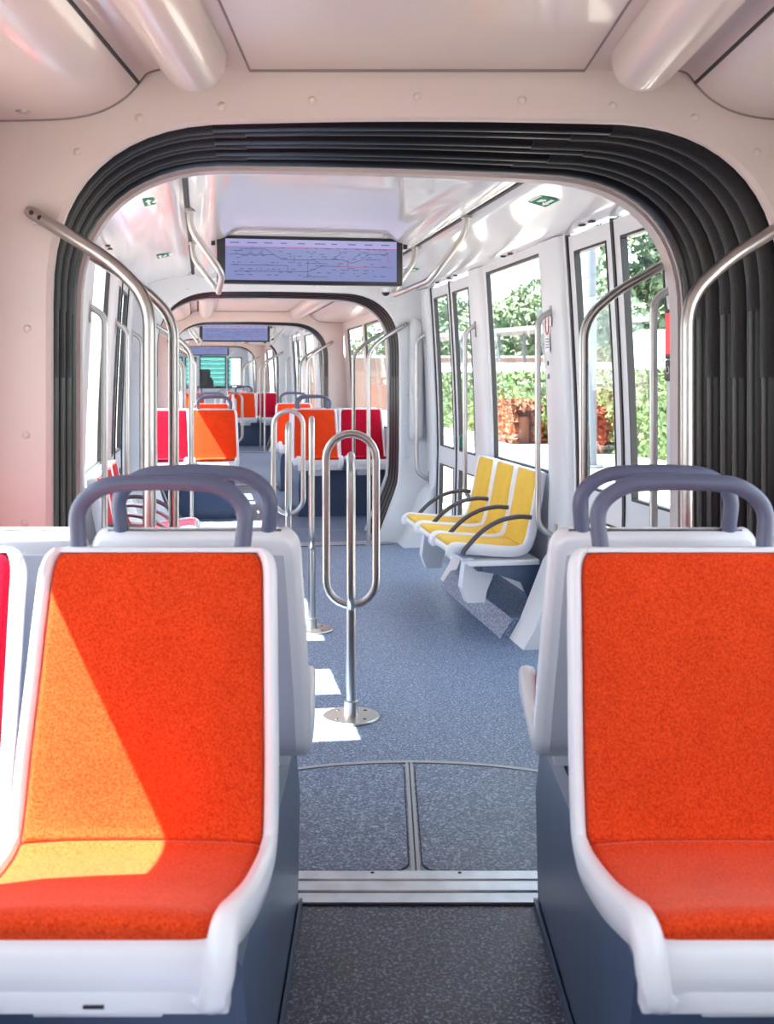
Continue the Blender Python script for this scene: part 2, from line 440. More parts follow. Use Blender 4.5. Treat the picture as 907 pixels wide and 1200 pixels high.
seam_lines()

# bolt caps round the first arch
OL = outline(0)
def along(ol, inset, frac):
    Ls = [0]
    for a, b in zip(ol, ol[1:]): Ls.append(Ls[-1]+math.hypot(b[0]-a[0], b[1]-a[1]))
    t = frac*Ls[-1]
    for i in range(len(ol)-1):
        if Ls[i+1] >= t:
            k = (t-Ls[i])/(Ls[i+1]-Ls[i]); u = ol[i][0]*(1-k)+ol[i+1][0]*k; z = ol[i][1]*(1-k)+ol[i+1][1]*k
            du = ol[i+1][0]-ol[i][0]; dz_ = ol[i+1][1]-ol[i][1]; l = math.hypot(du, dz_)
            return u-dz_/l*inset, z+du/l*inset
def dome(mb, c, ax, r, h, n=14):
    ax = Vector(ax).normalized(); c = Vector(c); u = ax.orthogonal().normalized(); w = ax.cross(u); secs = []
    for k in range(5):
        a = PI/2*k/4*0.96
        secs.append([c+ax*h*math.sin(a)+(u*math.cos(t)+w*math.sin(t))*r*math.cos(a) for t in [2*PI*j/n for j in range(n)]])
    mb.loft(secs)
def bolts(s_, v, dirn, m):
    mb = MB()
    for px, py in [(0, 0)]: pass
    pts = [(-0.945, 1.0), (-1.065, 1.24), (-1.062, 1.53), (-1.04, 1.822), (-0.925, 2.012), (-0.757, 2.105), (-0.533, 2.137), (-0.286, 2.153)]
    pts = [(u if abs(u) > .95 or z > 1.6 else -1.07, z) for u, z in pts]
    pts = pts+[(-u, z) for u, z in pts]+[(0.0, 2.162), (-1.07, .72), (1.07, .72)]
    for u, z in pts: dome(mb, (u, v, z), (0, dirn, 0), 0.011, 0.006)
    o = struct(mb, nm('trim'), m, MOD[s_])
bolts('A', LEN['A']-GAP, -1, 'pink')
bolts('B', LEN['B']-GAP, -1, 'white'); bolts('C', LEN['C']-GAP, -1, 'pink')

# light tubes on the ceiling of the seat sections
def light_tube(s_, u, v0, v1, label):
    t = thing('ceiling_light_tube', label, 'ceiling light', at(s_, u, v0, 2.225), 'rounded light housings on the ceiling')
    L_ = v1-v0; r = 0.083; secs = []
    r = 0.086; st = [(0, r*.6), (0.03, r*.9), (0.08, r)]+[(L_*k/6, r) for k in range(1, 6)]
    for k in range(9):
        a = PI/2*k/8*0.985; st.append((L_-0.15+0.15*math.sin(a), r*math.cos(a)**0.7))
    for y, rr in st:
        secs.append([(rr*math.cos(a), y, min(0.006, rr*1.12*math.sin(a))) for a in [2*PI*j/28 for j in range(28)]])
    MB().loft(secs).build('housing', 'pinkgloss', t)
    return t
sec_name = {'A': 'nearest', 'B': 'second', 'C': 'third', 'D': 'fourth', 'E': 'fifth', 'F': 'last'}
for s_ in 'ACE':
    for sd_, nme in ((-1, 'left'), (1, 'right')):
        light_tube(s_, sd_*0.578, 0.5, LEN[s_]-GAP-0.06, 'long rounded cream light housing on the %s side of the %s section ceiling' % (nme, sec_name[s_]))
mb = MB(); mb.tube([(0, 0, 0), (0, 0, -0.006)], 0.018, 16); dome(mb, (0, 0, -0.006), (0, 0, -1), 0.010, 0.004)
o = mb.build('panel_lock', 'steel', None, at('A', -1.04, LEN['A']-GAP-0.10, 2.099)); tag(o, 'small round steel lock on the underside of the left ceiling cover', 'lock')

# ------------------------------------------------------------ gangways: bellows, floors
WIDE = 1.04   # the opening on the far side of each joint is a little wider
def gangway(sa, sb, label):
    Ma, Mb = MOD[sa], MOD[sb]; va = LEN[sa]-GAP; vb = GAP
    def P(u, z, t, ins=0.0):
        return (Ma @ Vector((u, va, z)))*(1-t)+(Mb @ Vector((u*WIDE, vb, z)))*t
    piv = Vector((Mb @ Vector((0, 0, 0))))
    root = thing('gangway_bellows', label, 'bellows', Matrix.Translation(piv), 'black folded gangway connections')
    def loc(p): return p-piv
    N = 7
    O0 = outline(-0.072); O1 = outline(-0.025)
    secs = [[loc(P(u, z, 0.034)) for (u, z) in O1]]+[[loc(P(u, z, 0.10+0.84*k/4)) for (u, z) in O0] for k in range(5)]+[[loc(P(u, z, 0.966)) for (u, z) in O1]]
    MB().loft(secs, closed=False).build('membrane', 'rubber', root)
    for k in range(N):
        t = 0.09+0.88*(k+0.5)/N; last = (k == N-1)
        r = 0.045 if last else 0.038
        ol = outline(0.004 if not last else 0.022)
        ol = ol if not last else ol
        off = -0.016 if k % 2 == 0 else -0.026
        ol = outline(-r+(0.006 if k % 2 == 0 else 0.0))
        pts = [loc(P(u, max(z, 0.012), t)) for u, z in ol]
        MB().tube(pts, r, 18).build('bellows_fold', 'bellow', root)
        # thin raised seam welt
        # ribbed sleeves at the upper corners
        n = len(ol)
        j1 = 8+(k % 2)
        for a, b in ((j1, 22+(k % 2)), (n-1-22-(k % 3), n-1-j1)):
            sp = pts[a:b+1]
            q = []
            for i in range(len(sp)-1):
                for m_ in range(3): q.append(sp[i].lerp(sp[i+1], m_/3))
            q.append(sp[-1])
            if not last: MB().tube(q, [r+0.0035]*2+[r+0.0025]*(len(q)-4)+[r+0.0035]*2, 18).build('bellows_sleeve', 'sleeve', root)
    for k in range(N-1):
        t = 0.09+0.88*(k+1)/N; ol = outline(-0.022)
        pts = [loc(P(u, max(z, 0.006), t)) for u, z in ol]
        MB().tube(pts, 0.0055, 6).build('bellows_welt', 'sleevewelt', root)
    return root
M['sleevewelt'] = mat('grey_piping', (0.06, 0.06, 0.065), 0.4, var=0.1)
g_lab = {'AB': 'nearest black bellows arch framing the view, wide dark folds at right', 'BC': 'black bellows arch behind the first hanging screen',
         'CD': 'smaller black bellows arch around the second hanging screen', 'DE': 'far black bellows arch partly hidden by the second screen', 'EF': 'farthest tiny black bellows arch before the cab'}
for a, b in zip(SEC, SEC[1:]): gangway(a, b, g_lab[a+b])

# pinkish inner rim on the far side of each gangway
def rim(s_, v, m):
    O1 = [(u*1.04, z) for u, z in outline(-0.05)]; O2 = [(u*1.04, z) for u, z in outline(0.012)]; secs = []
    for (a, b) in zip(O1, O2):
        secs.append([(a[0], v-0.02, a[1]), (b[0], v-0.016, b[1]), (b[0], v+0.05, b[1]), (a[0], v+0.05, a[1])])
    struct(MB().loft(secs), nm('trim'), m, MOD[s_], sharp=0.9)
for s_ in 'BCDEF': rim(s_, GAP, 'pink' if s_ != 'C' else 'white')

def arc_strip(cx, cy, R, half, w, sgn, z0, z1):
    secs = []
    for k in range(25):
        x = -half+2*half*k/24; y = cy+sgn*math.sqrt(R*R-x*x)
        secs.append([(cx+x, y-w/2, z0), (cx+x, y+w/2, z0), (cx+x, y+w/2, z1), (cx+x, y-w/2, z1)])
    return MB().loft(secs)

def gang_floor(sa, sb):
    """turntable floor, in world axes of the earlier section"""
    va = LEN[sa]
    Mx = MOD[sa]
    mb = MB(); mb.box(-0.95, 0.95, va-GAP-0.08, va+GAP+0.18, -0.05, 0.0015)
    struct(mb, 'floor', 'floorA', Mx)
    # threshold: ribbed aluminium
    mb = MB(); y0 = va-0.45; y1 = va-0.27
    prof = [(y0, 0.001), (y0, 0.006), (y0+.052, 0.006), (y0+.056, .003), (y0+.062, .003), (y0+.066, .007), (y0+.118, .007), (y0+.122, .003), (y0+.128, .003), (y0+.132, .007), (y1, .007), (y1, .001)]
    mb.prism([(p[0], p[1]) for p in prof], 'x', -0.93, 0.93)
    struct(mb, nm('trim'), 'alu', Mx)
    mb = MB()
    for k in range(8):
        x = -0.245*3.5+0.245*k; dome(mb, (x, y1-0.012, 0.007), (0, 0, 1), 0.006, 0.002, 8)
    mb.box(-.93, .93, y0-.008, y0, .0, .0035)
    for q in (y0+.059, y0+.125): mb.box(-.93, .93, q-.0022, q+.0022, .002, .0045)
    struct(mb, nm('trim'), 'gap', Mx)
    # arc strip and centre seam
    cy = va-0.55; R = 1.135
    struct(arc_strip(0, cy, R+0.012, 0.80, 0.022, 1, 0.0, 0.005), nm('trim'), 'trimgrey', Mx)
    mb = MB(); mb.box(-0.013, -0.002, y1, cy+R, 0.0, 0.0048); mb.box(0.003, 0.013, y1, cy+R, 0.0, 0.0048)
    struct(mb, nm('trim'), 'trimgrey', Mx)
    mb = MB(); mb.box(-0.0035, 0.0035, y1, cy+R, 0.001, 0.003)
    struct(mb, nm('trim'), 'gap', Mx)
    # hatch panels with rounded corners: dark border then speckled panel
    for sgn in (-1, 1):
        def pan(g, z0, z1, m):
            x0 = 0.017+g; x1 = 0.80-g; ya = y1+0.006+g
            pts = fillet([(x1, ya, 0), (x0, ya, 0), (x0, cy+math.sqrt((R-.006-g)**2-x0*x0), 0), (x0+0.10, cy+math.sqrt((R-.006-g)**2-(x0+.1)**2), 0)], 0.055-g*.3, 5)
            P2 = [(p.x, p.y) for p in pts]
            for k in range(1, 11):
                x = x0+0.10+(x1-x0-0.10)*k/10; P2.append((x, cy+math.sqrt((R-.006-g)**2-x*x)))
            P2 = [(sgn*x, y) for x, y in P2]
            return MB().prism(P2, 'z', z0, z1)
        struct(pan(0.0, 0.0005, 0.0028, 'gap'), nm('trim'), 'gap', Mx)
        struct(pan(0.004, 0.0005, 0.0045, 'x'), nm('trim'), 'floorA', Mx)
    # arc on the other side of the joint
for a, b in zip(SEC, SEC[1:]): gang_floor(a, b)

# ------------------------------------------------------------ seats
def frames(path):
    out = []
    for i, p in enumerate(path):
        a = path[max(i-1, 0)]; b = path[min(i+1, len(path)-1)]
        ty, tz = b[0]-a[0], b[1]-a[1]; l = math.hypot(ty, tz); ty /= l; tz /= l
        # path runs from the top of the back down then forward (-y); sitter side normal
        out.append((p, (ty, tz), (tz, -ty)))
    return out

def ribbon(mb, path, widths, sect, fade0=True, fade1=True, r=0.01):
    """path of (y,z); widths half-width per station; sect(w, i) -> list of (x, n)"""
    fr = frames(path); secs = []
    for i, (p, t, nrm) in enumerate(fr):
        secs.append([(x, p[0]+nrm[0]*n, p[1]+nrm[1]*n) for x, n in sect(widths[i], i)])
    return mb.loft(secs)

def make_seat(name, fab, spec):
    """faces -y; origin at the crease, on the cushion surface"""
    root = thing(name, 'x', 'seat')
    path = spec['path']; n = 5
    P4 = catmull(path, n)      # (y, z, halfwidth)
    pth = [(p[0], p[1]) for p in P4]; wd = [p[2] for p in P4]
    ic = spec['crease']*n; N = len(pth)
    rim_n = spec.get('rim', 0.012); RW = spec.get('rimw', 0.026)
    fr_ = spec['front']*n
    def RWf(i, w=None):
        return RW+spec.get('grow', 0.018)*max(0.0, min(1.0, (i-ic)/(fr_-ic)))
    wd = [w+spec.get('grow', 0.018)*0.55*max(0.0, min(1.0, (i-ic)/(fr_-ic))) for i, w in enumerate(wd)]
    def sh(w, i):
        rn = rim_n*(0.35 if i < ic else 1.0)
        if i > N-9: rn = rim_n*1.0
        th = -0.055
        if i == 0: rn, th, w = -0.02, -0.042, w-0.012
        elif i == 1: rn, th, w = -0.006, -0.052, w-0.003
        if i == N-2: rn -= 0.003; w -= 0.002
        if i >= N-1: rn -= 0.020; th += 0.016; w -= 0.011
        rw = RWf(i)
        half = [(w-0.018, th), (w-0.006, th+0.010), (w, -0.018), (w-0.001, rn-0.012), (w-0.007, rn-0.002), (w-rw*.5, rn), (w-rw+0.005, rn-0.004), (w-rw, rn-0.012), (w-rw-0.002, -0.018), (w-rw-0.03, -0.020)]
        if i == 0: half = [(x, min(nn, -0.022)) for x, nn in half]
        R_ = half; L_ = [(-x, nn) for x, nn in reversed(half)]
        # right side from the back over the rim to the inside, then left mirrored
        return R_+L_
    mb = MB(); ribbon(mb, pth, wd, sh); shell = mb.build('seat_shell', 'shell', root, sharp=0.9)
    # head band closes the top between shell and cushion
    i0 = spec.get('cut', 3)
    def cu(w, i, a, b, crown):
        c = w-0.003
        e = 0.0
        if i == a or i == b: c -= 0.006; top = -0.014; e = 1
        elif i == a+1 or i == b-1: c -= 0.0015; top = -0.003
        else: top = 0.0
        h = [(c, -0.022), (c, top-0.008), (c-0.004, top-0.002), (c-0.014, top), (c*0.6, top+crown*0.8), (c*0.2, top+crown)]
        return h+[(-x, nn) for x, nn in reversed(h)]
    def seg(a, b, crown, name_):
        st = [pth[a]]+[pth[i] for i in range(a, b+1)]+[pth[b]]
        # insert near-end stations
        def lerp(p, q, t): return tuple(p[k]*(1-t)+q[k]*t for k in range(len(p)))
        S3 = [(*pth[i], wd[i]-RWf(i)) for i in range(a, b+1)]
        S3 = [S3[0], lerp(S3[0], S3[1], 0.25)]+S3[1:-1]+[lerp(S3[-1], S3[-2], 0.25), S3[-1]]
        m_ = len(S3)-1
        mb = MB(); ribbon(mb, [(p[0], p[1]) for p in S3], [p[2] for p in S3], lambda w, i: cu(w, i, 0, m_, crown))
        return mb.build(name_, fab, root, sharp=1.0)
    seg(i0, ic, 0.006, 'backrest_cushion')
    seg(ic, spec['front']*n-2, 0.008, 'seat_cushion')
    # top band of the shell (plastic above the cushion)
    mb = MB()
    S3 = [(*pth[i], wd[i]-0.02) for i in range(0, i0+1)]
    def tb(w, i):
        top = [-0.021, -0.006, -0.001, -0.001, -0.001][min(i, 4)]
        return [(w, -0.022), (w, top), (-w, top), (-w, -0.022)]
    ribbon(mb, [(p[0], p[1]) for p in S3], [p[2] for p in S3], tb); mb.build('headrest_band', 'shell', root, sharp=0.9)
    # back panel
    if spec.get('panel', True):
        mb = MB(); a, b = 6, ic-1
        S3 = [(*pth[i], wd[i]-0.034) for i in range(a, b+1)]
        ribbon(mb, [(p[0], p[1]) for p in S3], [p[2] for p in S3], lambda w, i: [(w, -0.054), (w, -0.0585), (-w, -0.0585), (-w, -0.054)])
        mb.build('back_panel', 'backp', root, sharp=0.9)
    # top rim bar behind the panel
    if spec.get('handle'):
        y, z = pth[1]
        pts = fillet([(-0.160, y-0.004, z-0.02), (-0.169, y+0.004, z+0.075), (-0.115, y+0.004, z+0.118), (0, y+0.003, z+0.124), (0.115, y+0.004, z+0.118), (0.169, y+0.004, z+0.075), (0.160, y-0.004, z-0.02)], 0.05, 7)
        pts = [Vector((p.x, p.y+0.025, p.z)) for p in pts]
        MB().tube(pts, 0.0165, 16).build('grab_handle', 'handle', root)
    if spec.get('frame'):
        mb = MB(); f = path[-1]
        mb.box(-0.215, 0.215, f[0]+0.015, f[0]+0.045, f[1]-0.016, f[1]+0.02, 0.004)
        mb.box(-0.19, 0.19, f[0]+0.03, -0.02, -0.075, -0.045, 0.004)
        mb.box(-0.10, 0.10, -0.30, -0.06, -0.135, -0.07, 0.004)
        mb.build('seat_frame', 'shell', root)
        MB().box(0.005, 0.035, f[0]+0.0125, f[0]+0.016, f[1]-0.006, f[1]-0.001).build('latch_slot', 'blackp', root)
    return root

SEAT = dict(path=[(0.148, 0.522, 0.202), (0.137, 0.490, 0.228), (0.112, 0.41, 0.234), (0.076, 0.275, 0.239), (0.040, 0.15, 0.244), (0.012, 0.055, 0.246), (-0.012, 0.012, 0.246), (-0.075, 0.004, 0.243), (-0.20, 0.018, 0.236), (-0.30, 0.040, 0.228), (-0.365, 0.054, 0.222), (-0.405, 0.036, 0.219), (-0.420, -0.015, 0.215), (-0.410, -0.058, 0.206)],
            crease=6, front=11, handle=True, frame=True, rim=0.016)
seatO = make_seat('tram_seat', 'orange', SEAT)
SP2 = dict(SEAT); SP2['handle'] = False
seatR = make_seat('tram_seat', 'crimson', SP2)
SIDE = dict(path=[(0.085, 0.415, 0.175), (0.080, 0.39, 0.200), (0.066, 0.32, 0.207), (0.046, 0.21, 0.211), (0.025, 0.11, 0.214), (0.008, 0.045, 0.215), (-0.015, 0.01, 0.215), (-0.075, 0.002, 0.215), (-0.19, 0.012, 0.215), (-0.31, 0.024, 0.215), (-0.385, 0.030, 0.214), (-0.42, 0.012, 0.212), (-0.428, -0.02, 0.210), (-0.415, -0.045, 0.208)],
            crease=6, front=11, handle=False, frame=False, rim=0.008, panel=False, grow=0.0)

first = {}
def place_seat(proto, key, s_, u, v, rz, label, group, z=0.55):
    M4 = at(s_, u, v, z, rz)
    if key not in first:
        first[key] = 1; proto.matrix_world = M4; proto['label'] = label; proto['group'] = group
    else: dup(proto, label, M4, group=group)

place_seat(seatO, 'O', 'A', -0.53, 3.95, 0, 'large orange seat in the left foreground, partly lit by a wedge of sun', 'orange aisle seats')
place_seat(seatO, 'O', 'A', 0.498, 3.95, 0, 'large orange seat in the right foreground, fully in shade', 'orange aisle seats')
place_seat(seatO, 'O', 'A', -0.505, 4.53, PI, 'seat seen from behind, back to back with the sunlit front left orange seat', 'orange aisle seats')
place_seat(seatO, 'O', 'A', 0.505, 4.53, PI, 'seat seen from behind, back to back with the front right orange seat', 'orange aisle seats')
place_seat(seatR, 'R', 'A', -1.02, 3.95, 0, 'crimson window seat cut by the left edge, beside the sunlit orange seat', 'crimson window seats')
place_seat(seatR, 'R', 'A', -0.975, 4.53, PI, 'white shell top of the window seat behind the crimson seat at the left edge', 'crimson window seats')
place_seat(seatR, 'R', 'A', 0.99, 3.95, 0, 'crimson window seat just outside the right edge, beside the shaded orange seat', 'crimson window seats')
place_seat(seatR, 'R', 'A', 0.975, 4.53, PI, 'window seat facing away behind the right foreground seats', 'crimson window seats')
for s_, nme in (('C', 'third'), ('E', 'fifth')):
    for sd_, sn in ((-1, 'left'), (1, 'right')):
        place_seat(seatO, 'O', s_, sd_*0.51, 1.62, 0, 'distant orange seat facing us, %s of the aisle in %s section' % (sn, nme), 'orange aisle seats')
        place_seat(seatR, 'R', s_, sd_*0.99, 1.62, 0, 'distant crimson window seat on the %s in the %s section' % (sn, nme), 'crimson window seats')
        place_seat(seatO, 'O', s_, sd_*0.51, 2.20, PI, 'distant seat facing away behind the %s orange seat of the %s section' % (sn, nme), 'orange aisle seats')
        place_seat(seatR, 'R', s_, sd_*0.985, 2.20, PI, 'distant crimson seat facing away by %s window of %s section' % (sn, nme), 'crimson window seats')
        place_seat(seatO, 'O', s_, sd_*0.51, 4.05, 0, 'orange seat at the far end of the %s section, %s of aisle' % (nme, sn), 'orange aisle seats')

def plinth(s_, sd_, v0, v1, label):
    t = thing('seat_plinth', label, 'seat plinth', at(s_, sd_*0.75, (v0+v1)/2, 0), 'slate blue seat plinths')
    h = (v1-v0)/2; mb = MB()
    a = 0.44
    # aisle side slightly tapered outwards near the foot
    secs = []
    for z, ui in ((0, 0.312), (0.02, 0.318), (0.30, 0.312), (0.43, 0.325), (0.455, 0.345)):
        x0 = -0.75+ui; x1 = 0.46
        secs.append([(sd_*x0, -h, z), (sd_*x1, -h, z), (sd_*x1, h, z), (sd_*x0, h, z)])
    mb.loft(secs); mb.build('plinth_body', 'navy', t, sharp=0.5)
    MB().box(min(sd_*(-0.445), sd_*(-0.437)), max(sd_*(-0.445), sd_*(-0.437)), -h, h-0.01, 0, 0.022).build('skirting_strip', 'navy', t)
    for uu in (-0.24, 0.24):
        MB().box(uu-0.12, uu+0.12, -0.30, 0.30, 0.45, 0.478, 0.004).build('seat_mount', 'navy', t)
    for q in (-1, 1):
        MB().tube([(sd_*(-0.40), q*(h*0.55), 0.40), (sd_*(-0.36), q*(h*0.35), 0.50)], 0.008, 8).build('strut', 'steel', t)
    return t
plinth('A', -1, 3.77, 4.85, 'slate blue plinth carrying the left foreground seats'); plinth('A', 1, 3.77, 4.85, 'slate blue plinth carrying the right foreground seats')
for s_, nme in (('C', 'third'), ('E', 'fifth')):
    for sd_, sn in ((-1, 'left'), (1, 'right')):
        plinth(s_, sd_, 1.42, 2.42, 'distant dark plinth under the %s seats of the %s section' % (sn, nme))
        plinth(s_, sd_, 3.85, 4.35, 'dark plinth under the %s seats at the far end of the %s section' % (sn, nme))

# three-seat benches along the wall in door sections
def make_side(fab, name, arms):
    r = make_seat(name, fab, SIDE)
    def arm(x):
        pts = [Vector(catm) for catm in catmull([(x, 0.035, 0.165), (x, -0.04, 0.170), (x, -0.14, 0.150), (x, -0.24, 0.095), (x, -0.33, 0.005), (x, -0.345, -0.03)], 5)]
        mb = MB(); secs = []
        for i, p in enumerate(pts):
            a = pts[max(i-1, 0)]; b = pts[min(i+1, len(pts)-1)]; t = (b-a).normalized(); nn = Vector((0, -t.z, t.y))
            w, h = 0.014, 0.013
            secs.append([p+Vector((math.cos(q)*w, 0, 0))+nn*math.sin(q)*h for q in [2*PI*k/12 for k in range(12)]])
        mb.loft(secs); mb.build('armrest', 'armrest', r)
    for x in arms: arm(x)
    return r
yel = make_side('yellow', 'tram_seat', [0.222])
red = make_side('crimson', 'tram_seat', [-0.222])
yel1 = make_side('yellow', 'tram_seat', [-0.222, 0.222])
red1 = make_side('crimson', 'tram_seat', [-0.222, 0.222])
pos = ['nearest', 'middle', 'farthest']
for s_, nme in (('B', 'second'), ('D', 'fourth')):
    for k in range(3):
        v = 2.60+0.445*k
        # right side faces left (-u): rotate so -y -> -u
        pr = (yel1 if k == 2 else yel); key = 'Y1' if k == 2 else 'Y'
        lab = ('%s of the three yellow seats along the right windows, curved grey armrest' % pos[k]) if s_ == 'B' else ('%s of the yellow seats on the right of the fourth section' % pos[k])
        place_seat(pr, key, s_, 1.085, v, -PI/2, lab, 'yellow wall seats', 0.47)
        pr = (red1 if k == 2 else red); key = 'R1' if k == 2 else 'Rs'
        lab = '%s red wall seat on the left side of the %s section, mostly hidden by poles' % (pos[k], nme)
        place_seat(pr, key, s_, -1.085, v, PI/2, lab, 'red wall seats', 0.47)

def bench_frame(s_, sd_, label):
    t = thing('bench_support', label, 'bench support', at(s_, sd_*0.95, 3.045, 0), 'supports under the wall seats')
    def bx(x0, x1, *a, **k):
        a0, a1 = sorted((sd_*x0, sd_*x1)); return MB().box(a0, a1, *a, **k)
    bx(-0.17, 0.22, -0.66, 0.66, 0.375, 0.405, bev=0.004).build('seat_rail', 'shell', t)
    bx(-0.20, -0.14, -0.62, 0.62, 0.395, 0.415, bev=0.004).build('front_rail', 'shell', t)
    for y in (-0.52, 0.56):
        mb = MB(); poly = [(sd_*-0.17, 0.40), (sd_*0.0, 0.40), (sd_*0.0, 0.34), (sd_*-0.05, 0.22), (sd_*-0.06, 0.16), (sd_*-0.16, 0.16), (sd_*-0.19, 0.24)]
        mb.prism(poly, 'y', y-0.045, y+0.045); mb.build('support_leg', 'shell', t, sharp=0.4)
    for y in (-0.64, 0.62):
        mb = MB(); poly = [(sd_*-0.10, 0.375), (sd_*0.275, 0.375), (sd_*0.275, 0.08), (sd_*0.24, 0.10), (sd_*0.16, 0.18), (sd_*0.12, 0.28), (sd_*-0.02, 0.33), (sd_*-0.10, 0.345)]
        mb.prism(poly, 'y', y-0.012, y+0.012); mb.build('wall_bracket', 'navy', t, sharp=0.4)
    bx(-0.12, 0.27, -0.64, 0.64, 0.345, 0.372).build('cross_panel', 'navy', t)
bench_frame('B', 1, 'white rail and slate brackets holding up the three yellow seats')
bench_frame('B', -1, 'rail and brackets under the red wall seats of the second section')
bench_frame('D', 1, 'rail and brackets under the yellow seats of the fourth section')
bench_frame('D', -1, 'rail and brackets under the red wall seats of the fourth section')

# speckled step and white skirting along the wall under the wall seats
for s_ in 'BD':
    for sd_ in (-1, 1):
        poly = [(sd_*0.93, 0.0), (sd_*1.0, 0.10), (sd_*1.235, 0.13), (sd_*1.235, 0)]
        struct(MB().prism(poly, 'y', 2.32, 3.78), nm('trim'), 'floorA', MOD[s_], sharp=0.4)
        for a, b in ((2.06, 2.32), (3.78, 4.01), (5.37, LEN[s_]-GAP), (GAP, .79)):
            poly = [(sd_*0.98, 0.0), (sd_*1.04, 0.10), (sd_*1.17, 0.42), (sd_*1.235, 0.50), (sd_*1.235, 0)]
            struct(MB().prism(poly, 'y', a, b), nm('trim'), 'white', MOD[s_], sharp=0.4)
        # pillar covers between doors and windows
        for a, b in ((2.06, 2.42), (3.66, 3.99), (5.38, LEN[s_]-GAP-.01)):
            mb = MB(); secs = []
            for k in range(14):
                z = 0.45+(2.12-0.45)*k/13; u = U(z); d = 0.028
                secs.append([(sd_*(u+.003), a, z), (sd_*(u-d*.7), a+0.012, z), (sd_*(u-d), a+0.05, z), (sd_*(u-d), b-0.05, z), (sd_*(u-d*.7), b-0.012, z), (sd_*(u+.003), b, z)])
            mb.loft(secs); struct(mb, nm('trim'), 'white', MOD[s_], sharp=0.9)

# ------------------------------------------------------------ grab poles beside the gangways
R_ = 0.0175
def grab_pole(s_, u, vw, dirn, label):
    """floor to bulkhead pole: vertical, bending outward to a flat end bolted to the bulkhead at vw; dirn = +1 pole stands before the wall (towards -v)"""
    sd_ = 1 if u > 0 else -1
    v = vw-dirn*0.11
    t = thing('grab_pole', label, 'grab pole', at(s_, u, v, 0), 'tall steel poles beside the gangways')
    pts = fillet([(0, 0, 0.004), (0, 0, 1.60), (sd_*0.10, dirn*0.02, 1.70), (sd_*0.325, dirn*0.088, 1.835)], 0.17, 9)
    MB().tube(pts, R_, 16).build('pole', 'steel', t)
    e = Vector(pts[-1]); d = (pts[-1]-pts[-2]).normalized()
    mb = MB(); mb.tube([e-d*0.03, e+d*0.0, e+d*0.02, e+d*0.034], [R_, R_*1.04, R_*1.0, R_*.7], 14, flat=0.8); 
    mb.build('flat_end', 'steel', t)
    mb = MB()
    for q in (-0.018, 0.012):
        c = e+d*q+Vector((0, -dirn*R_*0.95, 0)); dome(mb, c, (0, -dirn, 0), 0.007, 0.003, 10)
    mb.build('screw_heads', 'rubber', t)
    MB().tube([(0, 0, 0), (0, 0, 0.012)], 0.035, 20).build('floor_flange', 'steel', t)
    return t
for s_ in SEC:
    if s_ != 'F':
        for sd_, sn in ((-1, 'left'), (1, 'right')):
            uu = sd_*0.705 if s_ in 'ACE' else sd_*0.72
            grab_pole(s_, uu, LEN[s_]-GAP, 1, 'tall bent steel pole on the %s at the far end of the %s section' % (sn, sec_name[s_]))
    if s_ != 'A':
        for sd_, sn in ((-1, 'left'), (1, 'right')):
            grab_pole(s_, sd_*0.735, GAP+0.03, -1, 'tall bent steel pole on the %s just inside the %s section' % (sn, sec_name[s_]))

# door handrails on the side walls
def wall_rail(s_, sd_, v, label):
    t = thing('wall_handrail', label, 'handrail', at(s_, sd_*U(1.1), v, 0), 'vertical steel handrails beside the doors')
    a = -sd_*0.13
    xo1 = sd_*(U(1.74)-U(1.1)-0.028); xo0 = sd_*(U(.6)-U(1.1)-0.028)
    pts = fillet([(xo1, 0, 1.745), (a, 0, 1.70), (a, 0, 0.60), (xo0, 0, 0.54)], 0.10, 9)
    MB().tube(pts, 0.016, 14).build('rail', 'steel', t)
    for z, x in ((1.72, xo1), (0.56, xo0)):
        a0, a1 = sorted((x, x-sd_*0.006)); MB().box(a0, a1, -0.018, 0.018, z-0.055, z+0.055, 0.0025).build('mounting_plate', 'steel', t)
for s_ in 'BDF':
    for v, w in ((0.76, 'before the first door'), (2.24, 'between the first door and the window'), (3.84, 'between the window and the second door'), (5.50, 'after the second door')):
        if s_ == 'F' and v > 3: continue
        for sd_, sn in ((-1, 'left'), (1, 'right')):
            wall_rail(s_, sd_, v, 'steel handrail on %s wall of %s section, %s' % (sn, sec_name[s_], w))

# hanging grab rails under the ceiling
def hang_rail(s_, sd_, v0, v1, label):
    t = thing('ceiling_grab_rail', label, 'grab rail', at(s_, sd_*0.70, v0, 0), 'U-shaped steel rails hanging from the ceiling')
    L_ = v1-v0; q = -sd_*0.16
    pts = fillet([(0, 0, 2.222), (-sd_*0.005, 0.01, 2.13), (q*0.95, 0.07, 1.93), (q, 0.16, 1.905), (q, L_-0.16, 1.905), (q*0.95, L_-0.07, 1.93), (-sd_*0.005, L_-0.01, 2.13), (0, L_, 2.222)], 0.06, 6)
    MB().tube(pts, 0.0165, 14).build('rail', 'steel', t)
    for y in (0, L_): MB().tube([(0, y, 2.229), (0, y, 2.212)], 0.027, 14).build('ceiling_socket', 'steel', t)
for s_ in 'BDF':
    for sd_, sn in ((-1, 'left'), (1, 'right')):
        hang_rail(s_, sd_, 2.15, 3.50, 'steel rail hanging from the ceiling on the %s of the %s section, beside the screen' % (sn, sec_name[s_]))

